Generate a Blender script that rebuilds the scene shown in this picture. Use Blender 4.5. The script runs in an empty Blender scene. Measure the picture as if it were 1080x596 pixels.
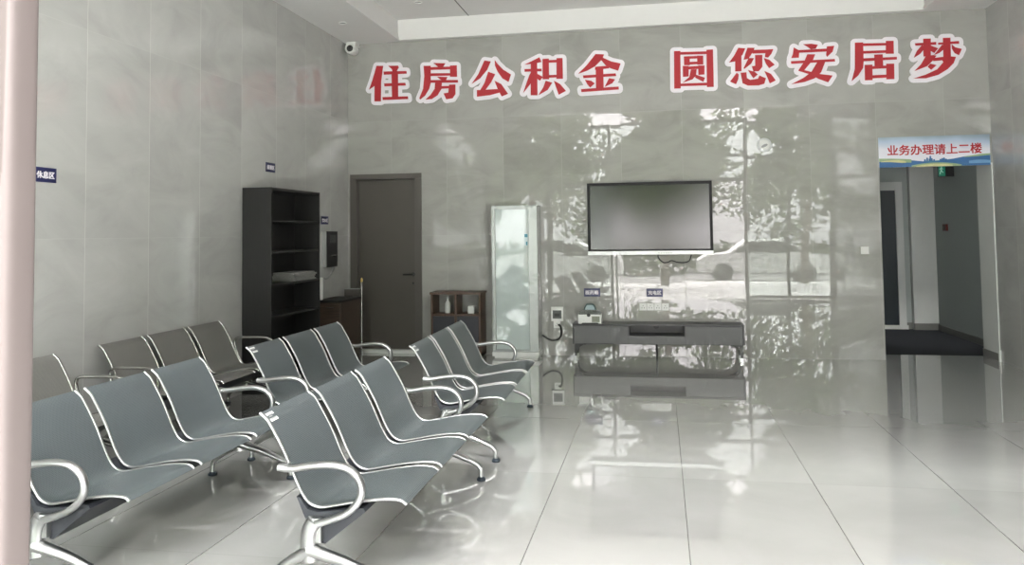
import bpy, bmesh, math, random
from mathutils import Vector, Matrix
C = bpy.context.scene.collection
SC = bpy.context.scene
random.seed(7)
PI = math.pi

# ------------------------------------------------------------------ camera
F_PX, CX, CY = 853.2, 540.0, 203.75
YAW, PITCH, ROLL, EYE = .1805, .0502, -.0130, 1.55
cam = bpy.data.cameras.new('camera'); cam_ob = bpy.data.objects.new('camera', cam); C.objects.link(cam_ob)
cam.sensor_width = 36; cam.sensor_fit = 'HORIZONTAL'; cam.lens = F_PX / 1080 * 36
cam.shift_x = -(CX - 540) / 1080; cam.shift_y = -(298 - CY) / 1080
cam.clip_start = .05; cam.clip_end = 300
fw = Vector((-math.sin(YAW)*math.cos(PITCH), math.cos(YAW)*math.cos(PITCH), math.sin(PITCH)))
r0 = Vector((math.cos(YAW), math.sin(YAW), 0)); u0 = r0.cross(fw)
rt = r0*math.cos(ROLL) + u0*math.sin(ROLL); up = -r0*math.sin(ROLL) + u0*math.cos(ROLL)
m = Matrix((rt, up, -fw)).transposed().to_4x4(); m.translation = (0, 0, EYE)
cam_ob.matrix_world = m
SC.camera = cam_ob

# ------------------------------------------------------------------ light and exposure
W = bpy.data.worlds.new('overcast_sky'); SC.world = W; W.use_nodes = True
nt = W.node_tree; bg = nt.nodes['Background']; bg.inputs[0].default_value = (1.0, .945, .96, 1)
# overcast sky: three times as bright overhead as at the horizon
wc = nt.nodes.new('ShaderNodeTexCoord'); ws = nt.nodes.new('ShaderNodeSeparateXYZ'); wm = nt.nodes.new('ShaderNodeMath'); wx = nt.nodes.new('ShaderNodeMath')
nt.links.new(wc.outputs['Generated'], ws.inputs[0]); wx.operation = 'MAXIMUM'; nt.links.new(ws.outputs[2], wx.inputs[0]); wx.inputs[1].default_value = 0
wm.operation = 'MULTIPLY_ADD'; nt.links.new(wx.outputs[0], wm.inputs[0]); wm.inputs[1].default_value = 14.0; wm.inputs[2].default_value = 3.7
nt.links.new(wm.outputs[0], bg.inputs[1])
SC.view_settings.view_transform = 'Standard'; SC.view_settings.look = 'None'
SC.view_settings.exposure = 1.55; SC.view_settings.gamma = 1
SC.view_settings.use_curve_mapping = False
SC.cycles.max_bounces = 10; SC.cycles.diffuse_bounces = 6; SC.cycles.glossy_bounces = 5
SC.cycles.transparent_max_bounces = 12; SC.cycles.caustics_reflective = False; SC.cycles.caustics_refractive = False
SC.cycles.use_guiding = True; SC.cycles.guiding_training_samples = 64
SC.cycles.use_denoising = True; SC.cycles.use_adaptive_sampling = False; SC.cycles.sample_clamp_indirect = 4
sl = bpy.data.lights.new('veiled_sun', 'SUN'); sl.energy = 24.0; sl.angle = math.radians(42); sl.color = (1, .96, .94)
so = bpy.data.objects.new('veiled_sun', sl); C.objects.link(so); so.location = (0, -6, 12); so.rotation_euler = (math.radians(31), 0, math.radians(6))   # sun behind thin cloud, high over the street
pl = bpy.data.lights.new('facade_portal', 'AREA'); pl.shape = 'RECTANGLE'; pl.size = 7.96; pl.size_y = 4.12
pl.cycles.is_portal = True
po = bpy.data.objects.new('facade_portal', pl); C.objects.link(po); po.location = (-.14, 1.16, 2.07); po.rotation_euler = (PI/2, 0, 0)

# ------------------------------------------------------------------ room numbers
XL, XR, YF, YB, ZC, ZR = -4.12, 3.84, 1.2, 10.30, 4.14, 4.41

# ------------------------------------------------------------------ material helpers
class N:
    def __init__(s, name):
        s.m = bpy.data.materials.new(name); s.m.use_nodes = True; s.t = s.m.node_tree; s.n = s.t.nodes
        s.b = s.n['Principled BSDF']
    def add(s, typ, **kw):
        n = s.n.new(typ)
        for k, v in kw.items(): setattr(n, k, v)
        return n
    def put(s, sock, v):
        if hasattr(v, 'links'): s.t.links.new(v, sock)
        else: sock.default_value = v
    def math(s, op, a, b=0, c=0):
        n = s.add('ShaderNodeMath', operation=op)
        for i, v in enumerate((a, b, c)): s.put(n.inputs[i], v)
        return n.outputs[0]
    def vmath(s, op, a, b=None, scale=None):
        n = s.add('ShaderNodeVectorMath', operation=op); s.put(n.inputs[0], a)
        if b is not None: s.put(n.inputs[1], b)
        if scale is not None: s.put(n.inputs['Scale'], scale)
        return n.outputs[0]
    def mix(s, f, a, b):
        n = s.add('ShaderNodeMix', data_type='RGBA'); s.put(n.inputs[0], f); s.put(n.inputs[6], a); s.put(n.inputs[7], b)
        return n.outputs[2]
    def ramp(s, f, stops):
        n = s.add('ShaderNodeValToRGB'); e = n.color_ramp.elements
        while len(e) < len(stops): e.new(.5)
        for x, (p, c) in zip(e, stops): x.position = p; x.color = c
        s.put(n.inputs[0], f); return n.outputs[0]
    def noise(s, vec, scale, detail=4, rough=.5, dist=0):
        n = s.add('ShaderNodeTexNoise'); s.put(n.inputs['Vector'], vec)
        n.inputs['Scale'].default_value = scale; n.inputs['Detail'].default_value = detail
        n.inputs['Roughness'].default_value = rough; n.inputs['Distortion'].default_value = dist
        return n
    def set(s, **kw):
        for k, v in kw.items(): s.put(s.b.inputs[k.replace('_', ' ')], v)
        return s.m
def col(r, g, b): return (r, g, b, 1)

def mat(name, c, rough=.5, metal=0, var=.06, scale=14, spec=.5, bump=0, coat=0):
    """plain material with a faint procedural variation in its colour"""
    k = N(name); tc = k.add('ShaderNodeTexCoord').outputs['Object']
    f = k.noise(tc, scale, 3).outputs[0]
    lo = col(*[x*(1-var) for x in c]); hi = col(*[min(1, x*(1+var)) for x in c])
    k.set(Base_Color=k.mix(f, lo, hi), Roughness=rough, Metallic=metal, Specular_IOR_Level=spec, Coat_Weight=coat)
    if bump:
        bn = k.add('ShaderNodeBump'); bn.inputs['Strength'].default_value = bump; bn.inputs['Distance'].default_value = .002
        k.put(bn.inputs['Height'], k.noise(tc, 160, 2).outputs[0]); k.put(k.b.inputs['Normal'], bn.outputs[0])
    return k.m

def wood(name, c, rough=.4, axis='Z', scale=5):
    k = N(name); tc = k.add('ShaderNodeTexCoord').outputs['Object']
    mp = k.add('ShaderNodeMapping'); k.put(mp.inputs[0], tc)
    sc = {'X': (.5, 9, 9), 'Y': (9, .5, 9), 'Z': (9, 9, .5)}[axis]; mp.inputs['Scale'].default_value = sc
    f = k.noise(mp.outputs[0], scale, 6, .6, .6).outputs[0]
    k.set(Base_Color=k.ramp(f, [(.3, col(*[x*.55 for x in c])), (.7, col(*[x*1.3 for x in c]))]), Roughness=rough)
    return k.m

def tiles(name, axes, org, size, joint, base, vein, jcol, rough, tilt, wave, vscale, jamt=1.0, spec=.5, var=.06, jw=(1, 1), coat=0):
    """polished stone slabs: veins, joints, every slab set a hair out of true"""
    k = N(name)
    geo = k.add('ShaderNodeNewGeometry'); pos = geo.outputs['Position']
    sp = k.add('ShaderNodeSeparateXYZ'); k.put(sp.inputs[0], pos)
    uv = [k.math('DIVIDE', k.math('SUBTRACT', sp.outputs[a], o), s) for a, o, s in zip(axes, org, size)]
    ids = [k.math('FLOOR', u) for u in uv]
    mask = None
    for u, s, w in zip(uv, size, jw):
        fr = k.math('FRACT', u)
        d = k.math('MULTIPLY', k.math('MINIMUM', fr, k.math('SUBTRACT', 1, fr)), s)
        j = k.math('MULTIPLY', k.math('LESS_THAN', d, joint/2), w)
        mask = j if mask is None else k.math('MAXIMUM', mask, j)
    cv = k.add('ShaderNodeCombineXYZ'); k.put(cv.inputs[0], ids[0]); k.put(cv.inputs[1], ids[1])
    wn = k.add('ShaderNodeTexWhiteNoise', noise_dimensions='3D'); k.put(wn.inputs['Vector'], cv.outputs[0])
    rnd = wn.outputs['Color']
    # veins: shifted per slab so that no two slabs carry on from each other
    sh = k.vmath('ADD', pos, k.vmath('SCALE', rnd, scale=7.0))
    mp = k.add('ShaderNodeMapping'); k.put(mp.inputs[0], sh); mp.inputs['Rotation'].default_value = (.5, .6, .45)
    mp.inputs['Scale'].default_value = (1, 1, 2.1)
    f1 = k.noise(mp.outputs[0], vscale, 8, .58, 1.2).outputs[0]
    f2 = k.noise(mp.outputs[0], vscale*.35, 5, .5, .5).outputs[0]
    f = k.math('ADD', k.math('MULTIPLY', f1, .6), k.math('MULTIPLY', f2, .4))
    c = k.ramp(f, [(.34, col(*vein)), (.50, col(*base)), (.66, col(*[x*1.10 for x in base]))])
    tone = k.math('ADD', 1-var/2, k.math('MULTIPLY', wn.outputs['Value'], var))
    c = k.vmath('SCALE', c, scale=tone)
    c = k.mix(k.math('MULTIPLY', mask, jamt), c, col(*jcol))
    wv = k.noise(pos, 1.6, 2, .5).outputs['Color']
    wv2 = k.noise(pos, 9.0, 1, .5).outputs['Color']
    h = Vector((.5, .5, .5))
    n1 = k.vmath('SCALE', k.vmath('SUBTRACT', rnd, h), scale=tilt)
    n2 = k.vmath('SCALE', k.vmath('SUBTRACT', wv, h), scale=wave)
    n3 = k.vmath('SCALE', k.vmath('SUBTRACT', wv2, h), scale=wave*.35)
    nn = k.vmath('NORMALIZE', k.vmath('ADD', geo.outputs['Normal'], k.vmath('ADD', n1, k.vmath('ADD', n2, n3))))
    k.put(k.b.inputs['Normal'], nn); k.put(k.b.inputs['Coat Normal'], nn); k.set(Coat_Weight=coat, Coat_Roughness=rough)
    k.set(Base_Color=c, Roughness=k.math('ADD', rough, k.math('MULTIPLY', mask, .25)), Specular_IOR_Level=spec)
    return k.m

def glass_pane(name):
    k = N(name); k.n.remove(k.b)
    fr = k.add('ShaderNodeFresnel'); fr.inputs[0].default_value = 1.45
    tr = k.add('ShaderNodeBsdfTransparent'); tr.inputs[0].default_value = (.93, .97, .95, 1)
    gl = k.add('ShaderNodeBsdfGlossy'); gl.inputs['Roughness'].default_value = .01
    mx = k.add('ShaderNodeMixShader'); k.put(mx.inputs[0], fr.outputs[0]); k.put(mx.inputs[1], tr.outputs[0]); k.put(mx.inputs[2], gl.outputs[0])
    k.put(k.n['Material Output'].inputs[0], mx.outputs[0]); return k.m

def perforated(name, c, rough, metal):
    """sheet steel with a staggered grid of small punched holes, laid out in the sheet's own UV (metres)"""
    k = N(name); uv = k.add('ShaderNodeUVMap').outputs[0]
    sp = k.add('ShaderNodeSeparateXYZ'); k.put(sp.inputs[0], uv)
    p = .0085
    def dots(off):
        a = k.math('SUBTRACT', k.math('FRACT', k.math('ADD', k.math('DIVIDE', sp.outputs[0], p), off)), .5)
        b = k.math('SUBTRACT', k.math('FRACT', k.math('ADD', k.math('DIVIDE', sp.outputs[1], p*1.73), off)), .5)
        b = k.math('MULTIPLY', b, 1.73)
        return k.math('ADD', k.math('MULTIPLY', a, a), k.math('MULTIPLY', b, b))
    d = k.math('MINIMUM', dots(0), dots(.5))
    hole = k.math('LESS_THAN', d, .065)
    # the sheet is unpunched along its edges
    e1 = k.math('LESS_THAN', k.math('ABSOLUTE', sp.outputs[0]), .238)
    hole = k.math('MULTIPLY', hole, e1)
    f = k.noise(k.add('ShaderNodeTexCoord').outputs['Object'], 5, 4).outputs[0]
    base = k.mix(f, col(*[x*.9 for x in c]), col(*[x*1.1 for x in c]))
    k.set(Base_Color=k.mix(hole, base, col(.075, .085, .088)), Roughness=k.math('ADD', rough, k.math('MULTIPLY', hole, .4)), Metallic=metal)
    return k.m

def emit(name, c, s):
    k = N(name); k.set(Base_Color=col(*c), Emission_Color=col(*c), Emission_Strength=s); return k.m

# ------------------------------------------------------------------ mesh helpers
def obj(name, bm, material, parent=None, smooth=None, bevel=0, **props):
    me = bpy.data.meshes.new(name)
    if bevel:
        es = [e for e in bm.edges if len(e.link_faces) == 2 and e.calc_face_angle(0) > .6]
        if es: bmesh.ops.bevel(bm, geom=es, offset=bevel, segments=2, profile=.6, affect='EDGES', clamp_overlap=True)
    bmesh.ops.recalc_face_normals(bm, faces=bm.faces[:])
    bm.to_mesh(me); bm.free()
    for mm in (material if isinstance(material, (list, tuple)) else [material]): me.materials.append(mm)
    if smooth is not None:
        me.polygons.foreach_set('use_smooth', [True]*len(me.polygons))
        if smooth < 3: me.set_sharp_from_angle(angle=smooth)
    o = bpy.data.objects.new(name, me); C.objects.link(o)
    if parent is not None: o.parent = parent
    for k, v in props.items(): o[k] = v
    return o
def thing(name, label, category, loc=(0, 0, 0), rz=0, group=None):
    o = bpy.data.objects.new(name, None); C.objects.link(o); o.empty_display_size = .1
    o.location = loc; o.rotation_euler = (0, 0, rz); o['label'] = label; o['category'] = category
    if group: o['group'] = group
    return o
def tag(o, label, category, group=None):
    o['label'] = label; o['category'] = category
    if group: o['group'] = group
    return o
def struct(name, bm, material, **kw):
    o = obj(name, bm, material, **kw); o['kind'] = 'structure'; return o
def BM(): return bmesh.new()
def box(bm, x0, x1, y0, y1, z0, z1, mi=0):
    v = [bm.verts.new(p) for p in ((x0,y0,z0),(x1,y0,z0),(x1,y1,z0),(x0,y1,z0),(x0,y0,z1),(x1,y0,z1),(x1,y1,z1),(x0,y1,z1))]
    for q in ((3,2,1,0),(4,5,6,7),(0,1,5,4),(1,2,6,5),(2,3,7,6),(3,0,4,7)):
        f = bm.faces.new([v[i] for i in q]); f.material_index = mi
    return bm
def prism(bm, pts, y0, y1, plane='XZ', mi=0):
    """polygon extruded along the axis left out"""
    def P(a, b, c): return {'XZ': (a, c, b), 'YZ': (c, a, b), 'XY': (a, b, c)}[plane]
    A = [bm.verts.new(P(a, b, y0)) for a, b in pts]; B = [bm.verts.new(P(a, b, y1)) for a, b in pts]
    fs = [bm.faces.new(A[::-1]), bm.faces.new(B)]
    n = len(pts)
    for i in range(n): fs.append(bm.faces.new((A[i], A[(i+1) % n], B[(i+1) % n], B[i])))
    for f in fs: f.material_index = mi
    return bm
def smooth_path(pts, n=6):
    P = [Vector(p) for p in pts]; out = []
    for i in range(len(P)-1):
        a = P[i-1] if i else P[i]*2-P[i+1]; b, c = P[i], P[i+1]; d = P[i+2] if i+2 < len(P) else P[i+1]*2-P[i]
        for k in range(n):
            t = k/n
            out.append(.5*((2*b)+(c-a)*t+(2*a-5*b+4*c-d)*t*t+(3*b-a-3*c+d)*t**3))
    out.append(P[-1]); return out
def tube(bm, path, ra, rb=None, seg=10, side=(0, 1, 0), taper=None):
    """sweep an ellipse (ra across the path in its plane, rb along `side`) along a path"""
    rb = ra if rb is None else rb; P = [Vector(p) for p in path]; S0 = Vector(side); rings = []
    for i, p in enumerate(P):
        t = (P[min(i+1, len(P)-1)] - P[max(i-1, 0)]).normalized()
        s = (S0 - t*S0.dot(t))
        if s.length < .05: s = t.orthogonal()
        s.normalize(); n = t.cross(s)
        k = taper(i/(len(P)-1)) if taper else 1
        rings.append([bm.verts.new(p + n*(math.cos(a)*ra*k) + s*(math.sin(a)*rb*k)) for a in [2*PI*j/seg for j in range(seg)]])
    for r, q in zip(rings, rings[1:]):
        for j in range(seg): bm.faces.new((r[j], r[(j+1) % seg], q[(j+1) % seg], q[j]))
    bm.faces.new(rings[0][::-1]); bm.faces.new(rings[-1])
    return bm
def lathe(bm, prof, center=(0, 0, 0), axis='Z', seg=20):
    cx, cy, cz = center; rings = []
    for r, h in prof:
        ring = []
        for j in range(seg):
            a = 2*PI*j/seg; u, v = math.cos(a)*max(r, 1e-4), math.sin(a)*max(r, 1e-4)
            p = {'Z': (cx+u, cy+v, cz+h), 'Y': (cx+u, cy+h, cz+v), 'X': (cx+h, cy+u, cz+v)}[axis]
            ring.append(bm.verts.new(p))
        rings.append(ring)
    for r, q in zip(rings, rings[1:]):
        for j in range(seg): bm.faces.new((r[j], r[(j+1) % seg], q[(j+1) % seg], q[j]))
    bm.faces.new(rings[0][::-1]); bm.faces.new(rings[-1]); return bm
def copy_tree(o, parent=None):
    c = o.copy(); C.objects.link(c)
    if parent is not None: c.parent = parent
    for ch in list(o.children): copy_tree(ch, c)
    return c
def text(name, s, material, parent, center, width, height, normal='-Y', bold=.02, depth=.002):
    """lettering as real raised mesh, fitted to a width and a height on a wall"""
    cu = bpy.data.curves.new('lettering', 'FONT'); cu.body = s; cu.size = 1; cu.extrude = .01; cu.resolution_u = 4
    t = bpy.data.objects.new('lettering', cu); C.objects.link(t)
    dg = bpy.context.evaluated_depsgraph_get(); dg.update()
    src = bpy.data.meshes.new_from_object(t.evaluated_get(dg)); bpy.data.objects.remove(t); bpy.data.curves.remove(cu)
    bm = BM()                                         # a heavier weight: the outline laid down five times, a hair apart
    for i, (dx, dy) in enumerate(((0, 0), (bold, bold), (-bold, bold), (bold, -bold), (-bold, -bold))):
        n0 = len(bm.verts); bm.from_mesh(src); bm.verts.ensure_lookup_table()
        for v in bm.verts[n0:]:
            v.co.x += dx; v.co.y += dy; v.co.z = (1+.06*i) if v.co.z > 0 else 0
    me = bpy.data.meshes.new(name); bm.to_mesh(me); bm.free(); bpy.data.meshes.remove(src)
    xs = [v.co.x for v in me.vertices]; ys = [v.co.y for v in me.vertices]
    x0, x1, y0, y1 = min(xs), max(xs), min(ys), max(ys)
    for v in me.vertices:
        a = ((v.co.x-x0)/(x1-x0)-.5)*width; b = ((v.co.y-y0)/(y1-y0)-.5)*height; d = depth*v.co.z
        v.co = Vector((a, -d, b)) if normal == '-Y' else Vector((d, a, b))
        v.co += Vector(center)
    me.name = name; me.materials.clear(); me.materials.append(material)
    o = bpy.data.objects.new(name, me); C.objects.link(o); o.parent = parent
    return o

STROKES = {
    '住': [[(-3703,3829),(-3610,3824),(-3633,3697),(-3735,3558),(-3810,3512),(-3762,3638)],[(-3717,3688),(-3621,3749),(-3640,3619),(-3645,3345),(-3735,3349),(-3731,3623)],[(-3540,3820),(-3402,3816),(-3391,3792),(-3430,3729),(-3477,3739),(-3490,3775)],[(-3605,3745),(-3470,3744),(-3286,3737),(-3282,3703),(-3599,3703)],[(-3597,3584),(-3303,3580),(-3296,3544),(-3593,3545)],[(-3493,3742),(-3403,3738),(-3402,3374),(-3488,3378)],[(-3621,3401),(-3268,3397),(-3264,3360),(-3618,3362)]],
    '房': [[(-2914,3827),(-2749,3814),(-2779,3772),(-2809,3758),(-2849,3769),(-2875,3796)],[(-3047,3795),(-2950,3791),(-2952,3561),(-2974,3484),(-3031,3397),(-3097,3348),(-3111,3361),(-3056,3488),(-3039,3655)],[(-2961,3773),(-2684,3767),(-2684,3731),(-2961,3736)],[(-2686,3780),(-2594,3780),(-2591,3627),(-2685,3632)],[(-2962,3690),(-2678,3679),(-2678,3648),(-2962,3654)],[(-2863,3640),(-2724,3630),(-2745,3583),(-2778,3585),(-2817,3599)],[(-2963,3600),(-2581,3584),(-2578,3550),(-2963,3564)],[(-2890,3564),(-2798,3564),(-2805,3477),(-2858,3395),(-2938,3347),(-3024,3342),(-2951,3406),(-2897,3481)],[(-2811,3512),(-2699,3510),(-2700,3478),(-2825,3478)],[(-2699,3526),(-2614,3526),(-2615,3398),(-2655,3344),(-2740,3335),(-2776,3414),(-2711,3421),(-2705,3485)]],
    '公': [[(-2220,3824),(-2136,3808),(-2183,3702),(-2281,3592),(-2392,3527),(-2306,3644)],[(-2082,3824),(-2046,3772),(-1970,3691),(-1869,3623),(-1902,3526),(-1984,3578),(-2047,3670),(-2079,3748)],[(-2170,3672),(-2078,3636),(-2133,3534),(-2211,3436),(-2283,3432),(-2223,3525)],[(-2324,3437),(-2050,3439),(-2012,3395),(-2154,3363),(-2325,3351)],[(-2088,3551),(-1998,3502),(-1910,3371),(-1994,3340),(-2038,3415)]],
    '积': [[(-1491,3829),(-1466,3767),(-1549,3752),(-1688,3743),(-1612,3775)],[(-1689,3684),(-1468,3679),(-1464,3647),(-1687,3649)],[(-1605,3774),(-1523,3776),(-1523,3335),(-1612,3339)],[(-1595,3654),(-1551,3620),(-1616,3484),(-1709,3375),(-1666,3499),(-1627,3599)],[(-1532,3619),(-1450,3571),(-1489,3523),(-1533,3556)],[(-1450,3804),(-1369,3805),(-1369,3536),(-1453,3540)],[(-1268,3805),(-1190,3803),(-1190,3534),(-1273,3537)],[(-1378,3785),(-1259,3784),(-1259,3750),(-1378,3753)],[(-1375,3589),(-1268,3589),(-1269,3556),(-1375,3556)],[(-1414,3519),(-1329,3490),(-1390,3399),(-1511,3335),(-1446,3433)],[(-1307,3514),(-1226,3466),(-1153,3375),(-1247,3330),(-1277,3419)]],
    '金': [[(-766,3832),(-656,3822),(-681,3763),(-775,3675),(-875,3624),(-993,3589),(-886,3687)],[(-675,3782),(-566,3726),(-450,3695),(-483,3604),(-580,3640),(-640,3680),(-700,3758)],[(-775,3668),(-616,3673),(-592,3641),(-776,3629)],[(-766,3649),(-671,3651),(-670,3378),(-768,3376)],[(-932,3564),(-514,3571),(-508,3537),(-926,3529)],[(-908,3507),(-828,3491),(-782,3455),(-842,3404),(-878,3449)],[(-600,3513),(-524,3495),(-559,3447),(-657,3404),(-626,3462)],[(-959,3388),(-480,3400),(-478,3363),(-954,3351)]],
    '圆': [[(219,3817),(297,3815),(291,3342),(211,3343)],[(616,3812),(695,3813),(693,3343),(610,3344)],[(285,3801),(625,3792),(624,3759),(285,3769)],[(276,3402),(622,3399),(621,3365),(276,3370)],[(338,3743),(411,3743),(408,3629),(338,3633)],[(500,3744),(574,3740),(574,3630),(500,3631)],[(398,3741),(511,3741),(510,3710),(397,3711)],[(396,3670),(509,3669),(508,3638),(395,3637)],[(322,3624),(395,3620),(392,3488),(321,3486)],[(510,3620),(587,3616),(584,3504),(510,3501)],[(388,3612),(521,3614),(520,3578),(387,3577)],[(420,3574),(491,3574),(481,3495),(437,3449),(317,3414),(398,3479)],[(472,3509),(590,3462),(569,3411),(471,3468)]],
    '您': [[(1000,3817),(1084,3806),(1049,3726),(956,3649),(884,3639),(945,3718)],[(959,3669),(1036,3727),(1031,3523),(955,3524)],[(1110,3811),(1194,3806),(1180,3766),(1119,3675),(1061,3664),(1082,3738)],[(1168,3781),(1336,3776),(1334,3732),(1167,3736)],[(1329,3776),(1416,3777),(1392,3721),(1352,3676),(1314,3685)],[(1198,3715),(1285,3713),(1281,3565),(1238,3513),(1173,3513),(1156,3578),(1196,3582)],[(1120,3681),(1184,3678),(1150,3612),(1064,3548),(1058,3562),(1092,3628)],[(1301,3672),(1364,3648),(1427,3584),(1361,3544),(1324,3603)],[(972,3505),(997,3484),(989,3423),(962,3363),(891,3400)],[(1020,3503),(1089,3506),(1094,3432),(1132,3409),(1223,3419),(1243,3458),(1319,3421),(1298,3354),(1233,3337),(1104,3340),(1040,3373)],[(1109,3533),(1186,3508),(1224,3473),(1171,3428),(1140,3477)],[(1303,3512),(1379,3472),(1434,3388),(1363,3355),(1333,3440)]],
    '安': [[(1769,3819),(1864,3819),(1939,3802),(1913,3757),(1856,3752),(1819,3785)],[(1665,3749),(2051,3750),(2050,3715),(1664,3717)],[(1657,3785),(1720,3744),(1713,3657),(1624,3657),(1645,3707)],[(2042,3777),(2127,3780),(2106,3709),(2041,3649),(2030,3673)],[(1619,3617),(2128,3618),(2131,3588),(1622,3585)],[(1812,3692),(1904,3687),(1877,3621),(1772,3499),(1941,3444),(2097,3417),(2044,3337),(1939,3382),(1840,3442),(1700,3496),(1775,3606)],[(1930,3598),(2021,3600),(1967,3463),(1889,3393),(1774,3355),(1615,3333),(1763,3406),(1854,3475)]],
    '居': [[(2365,3805),(2458,3803),(2456,3571),(2448,3492),(2389,3403),(2312,3337),(2354,3484)],[(2445,3791),(2722,3782),(2721,3753),(2444,3760)],[(2717,3806),(2802,3804),(2800,3648),(2711,3651)],[(2448,3698),(2719,3694),(2718,3663),(2447,3667)],[(2451,3609),(2832,3607),(2831,3576),(2450,3574)],[(2580,3647),(2674,3646),(2675,3494),(2579,3492)],[(2467,3528),(2554,3527),(2550,3339),(2464,3341)],[(2711,3529),(2799,3527),(2795,3341),(2707,3342)],[(2547,3507),(2719,3508),(2718,3476),(2546,3474)],[(2543,3398),(2715,3397),(2714,3363),(2542,3361)]],
    '梦': [[(3040,3760),(3275,3763),(3274,3731),(3045,3731)],[(3134,3810),(3217,3808),(3209,3600),(3130,3595)],[(3118,3737),(3151,3698),(3092,3628),(3020,3585),(3059,3667)],[(3208,3726),(3294,3685),(3250,3632),(3206,3665)],[(3297,3752),(3525,3761),(3527,3729),(3298,3730)],[(3352,3807),(3433,3805),(3429,3580),(3349,3578)],[(3343,3731),(3363,3675),(3306,3629),(3243,3605),(3296,3672)],[(3444,3725),(3481,3687),(3553,3664),(3519,3591),(3473,3620),(3447,3670)],[(3159,3606),(3238,3606),(3271,3600),(3247,3559),(3165,3477),(3022,3426),(3099,3505)],[(3236,3572),(3405,3585),(3485,3573),(3457,3499),(3388,3430),(3285,3368),(3149,3334),(3008,3338),(3139,3375),(3276,3435),(3346,3517),(3336,3540),(3235,3535)],[(3200,3506),(3269,3484),(3209,3432),(3171,3471)]],
}

# ------------------------------------------------------------------ materials
M_back = tiles('marble_back_wall', (0, 2), (-3.508-.76, 0.005), (.7605, 1.535), .005, (.345,.345,.325), (.28,.28,.262), (.415,.415,.395), .006, .005, .0035, 1.3, jamt=.7, var=.035, jw=(1, .7))
M_side = tiles('marble_side_wall', (1, 2), (5.241-.745*6, 0.02), (.745, 1.535), .006, (.43,.435,.42), (.375,.38,.365), (.62,.62,.60), .02, .004, .0025, 1.3, jamt=.62, var=.03, jw=(1, .2), spec=.9)
M_floor = tiles('marble_floor', (0, 1), (-.68-.785*6, 5.27-1.55*4), (.785, 1.55), .005, (.39,.393,.385), (.355,.358,.35), (.10,.10,.095), .012, .0008, .0015, .9, var=.015, spec=1.0, jw=(.9, .2), coat=.8)
M_ceil = mat('white_ceiling_paint', (.69,.69,.68), .7, var=.02, bump=.05)
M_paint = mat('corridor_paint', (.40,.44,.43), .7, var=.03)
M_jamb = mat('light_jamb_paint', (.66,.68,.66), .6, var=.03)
M_skirt = mat('grey_skirting', (.20,.20,.19), .35)
M_carpet = mat('dark_carpet', (.022,.025,.032), .95, var=.3, scale=300, bump=.3)
M_alu = mat('bronze_pink_aluminium', (.037,.0315,.0295), .6, spec=.25, var=.03)
M_dalu = mat('dark_bronze_aluminium', (.035,.031,.03), .5, metal=.2)
M_glass = glass_pane('clear_glass')
M_door = mat('grey_brown_door_laminate', (.075,.067,.058), .42, var=.08, scale=4)
M_frame = mat('grey_brown_frame_laminate', (.085,.077,.069), .38, var=.06, scale=4)
M_black = mat('black_plastic', (.012,.012,.013), .35)
M_white = mat('white_plastic', (.74,.75,.73), .35, var=.02)
M_chrome = mat('polished_chrome', (.46,.47,.47), .28, metal=1, var=.03)
M_chrome_d = mat('brushed_steel_tube', (.42,.42,.40), .25, metal=1, var=.05)
M_seat = perforated('perforated_steel', (.115,.138,.147), .34, .35)
M_seat_w = perforated('perforated_steel_warm', (.205,.20,.185), .40, .3)
M_beam = mat('slate_painted_beam', (.020,.023,.029), .5)
M_pad = mat('dark_rubber_pad', (.02,.03,.04), .5)
M_red = mat('red_letter_vinyl', (.42,.028,.038), .5, spec=.3, var=.04)
M_border = mat('lilac_white_letter_border', (.80,.77,.82), .5, var=.02)
M_dwood = wood('dark_walnut_laminate', (.007,.0068,.0065), .5)
M_dshelf = wood('dark_walnut_shelf', (.009,.0088,.0085), .5, 'Y')
M_bwood = wood('reddish_brown_wood', (.085,.045,.028), .4)
M_cwood = wood('dark_brown_wood', (.055,.037,.027), .4, 'X')
M_slate = mat('slate_blue_panel', (.022,.032,.04), .4)
M_tvc = mat('grey_cabinet_lacquer', (.115,.117,.118), .42, var=.04)
M_tvd = mat('dark_grey_cabinet_lacquer', (.05,.05,.052), .42, var=.04)
M_screen = mat('matt_screen_glass', (.014,.017,.0155), .125, spec=.75, var=.03)
M_silver = mat('silver_plastic', (.62,.64,.64), .3, metal=.2)
M_acw = mat('white_glass_panel', (.47,.535,.525), .03, coat=.4, var=.015)
M_acm = mat('pale_grey_metal', (.40,.42,.41), .25, metal=.25)
M_blue = mat('navy_sign_plate', (.016,.019,.085), .35)
M_navy = mat('navy_cabinet_lining', (.012,.013,.02), .4)
M_sticker = mat('paper_sticker', (.72,.74,.73), .6)
M_print = mat('grey_print', (.36,.37,.37), .6)
M_paper = mat('newsprint', (.20,.20,.19), .85, var=.35, scale=60)
M_teal = mat('translucent_teal_plastic', (.30,.40,.42), .2)
M_clear = mat('clear_plastic', (.85,.90,.90), .08); M_clear.node_tree.nodes['Principled BSDF'].inputs['Transmission Weight'].default_value = .95; M_clear.node_tree.nodes['Principled BSDF'].inputs['IOR'].default_value = 1.15
M_tealdk = mat('dark_teal_plastic', (.05,.10,.10), .35)
M_dgrey = mat('dark_grey_plastic', (.07,.075,.075), .4)
M_ban = None

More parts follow.
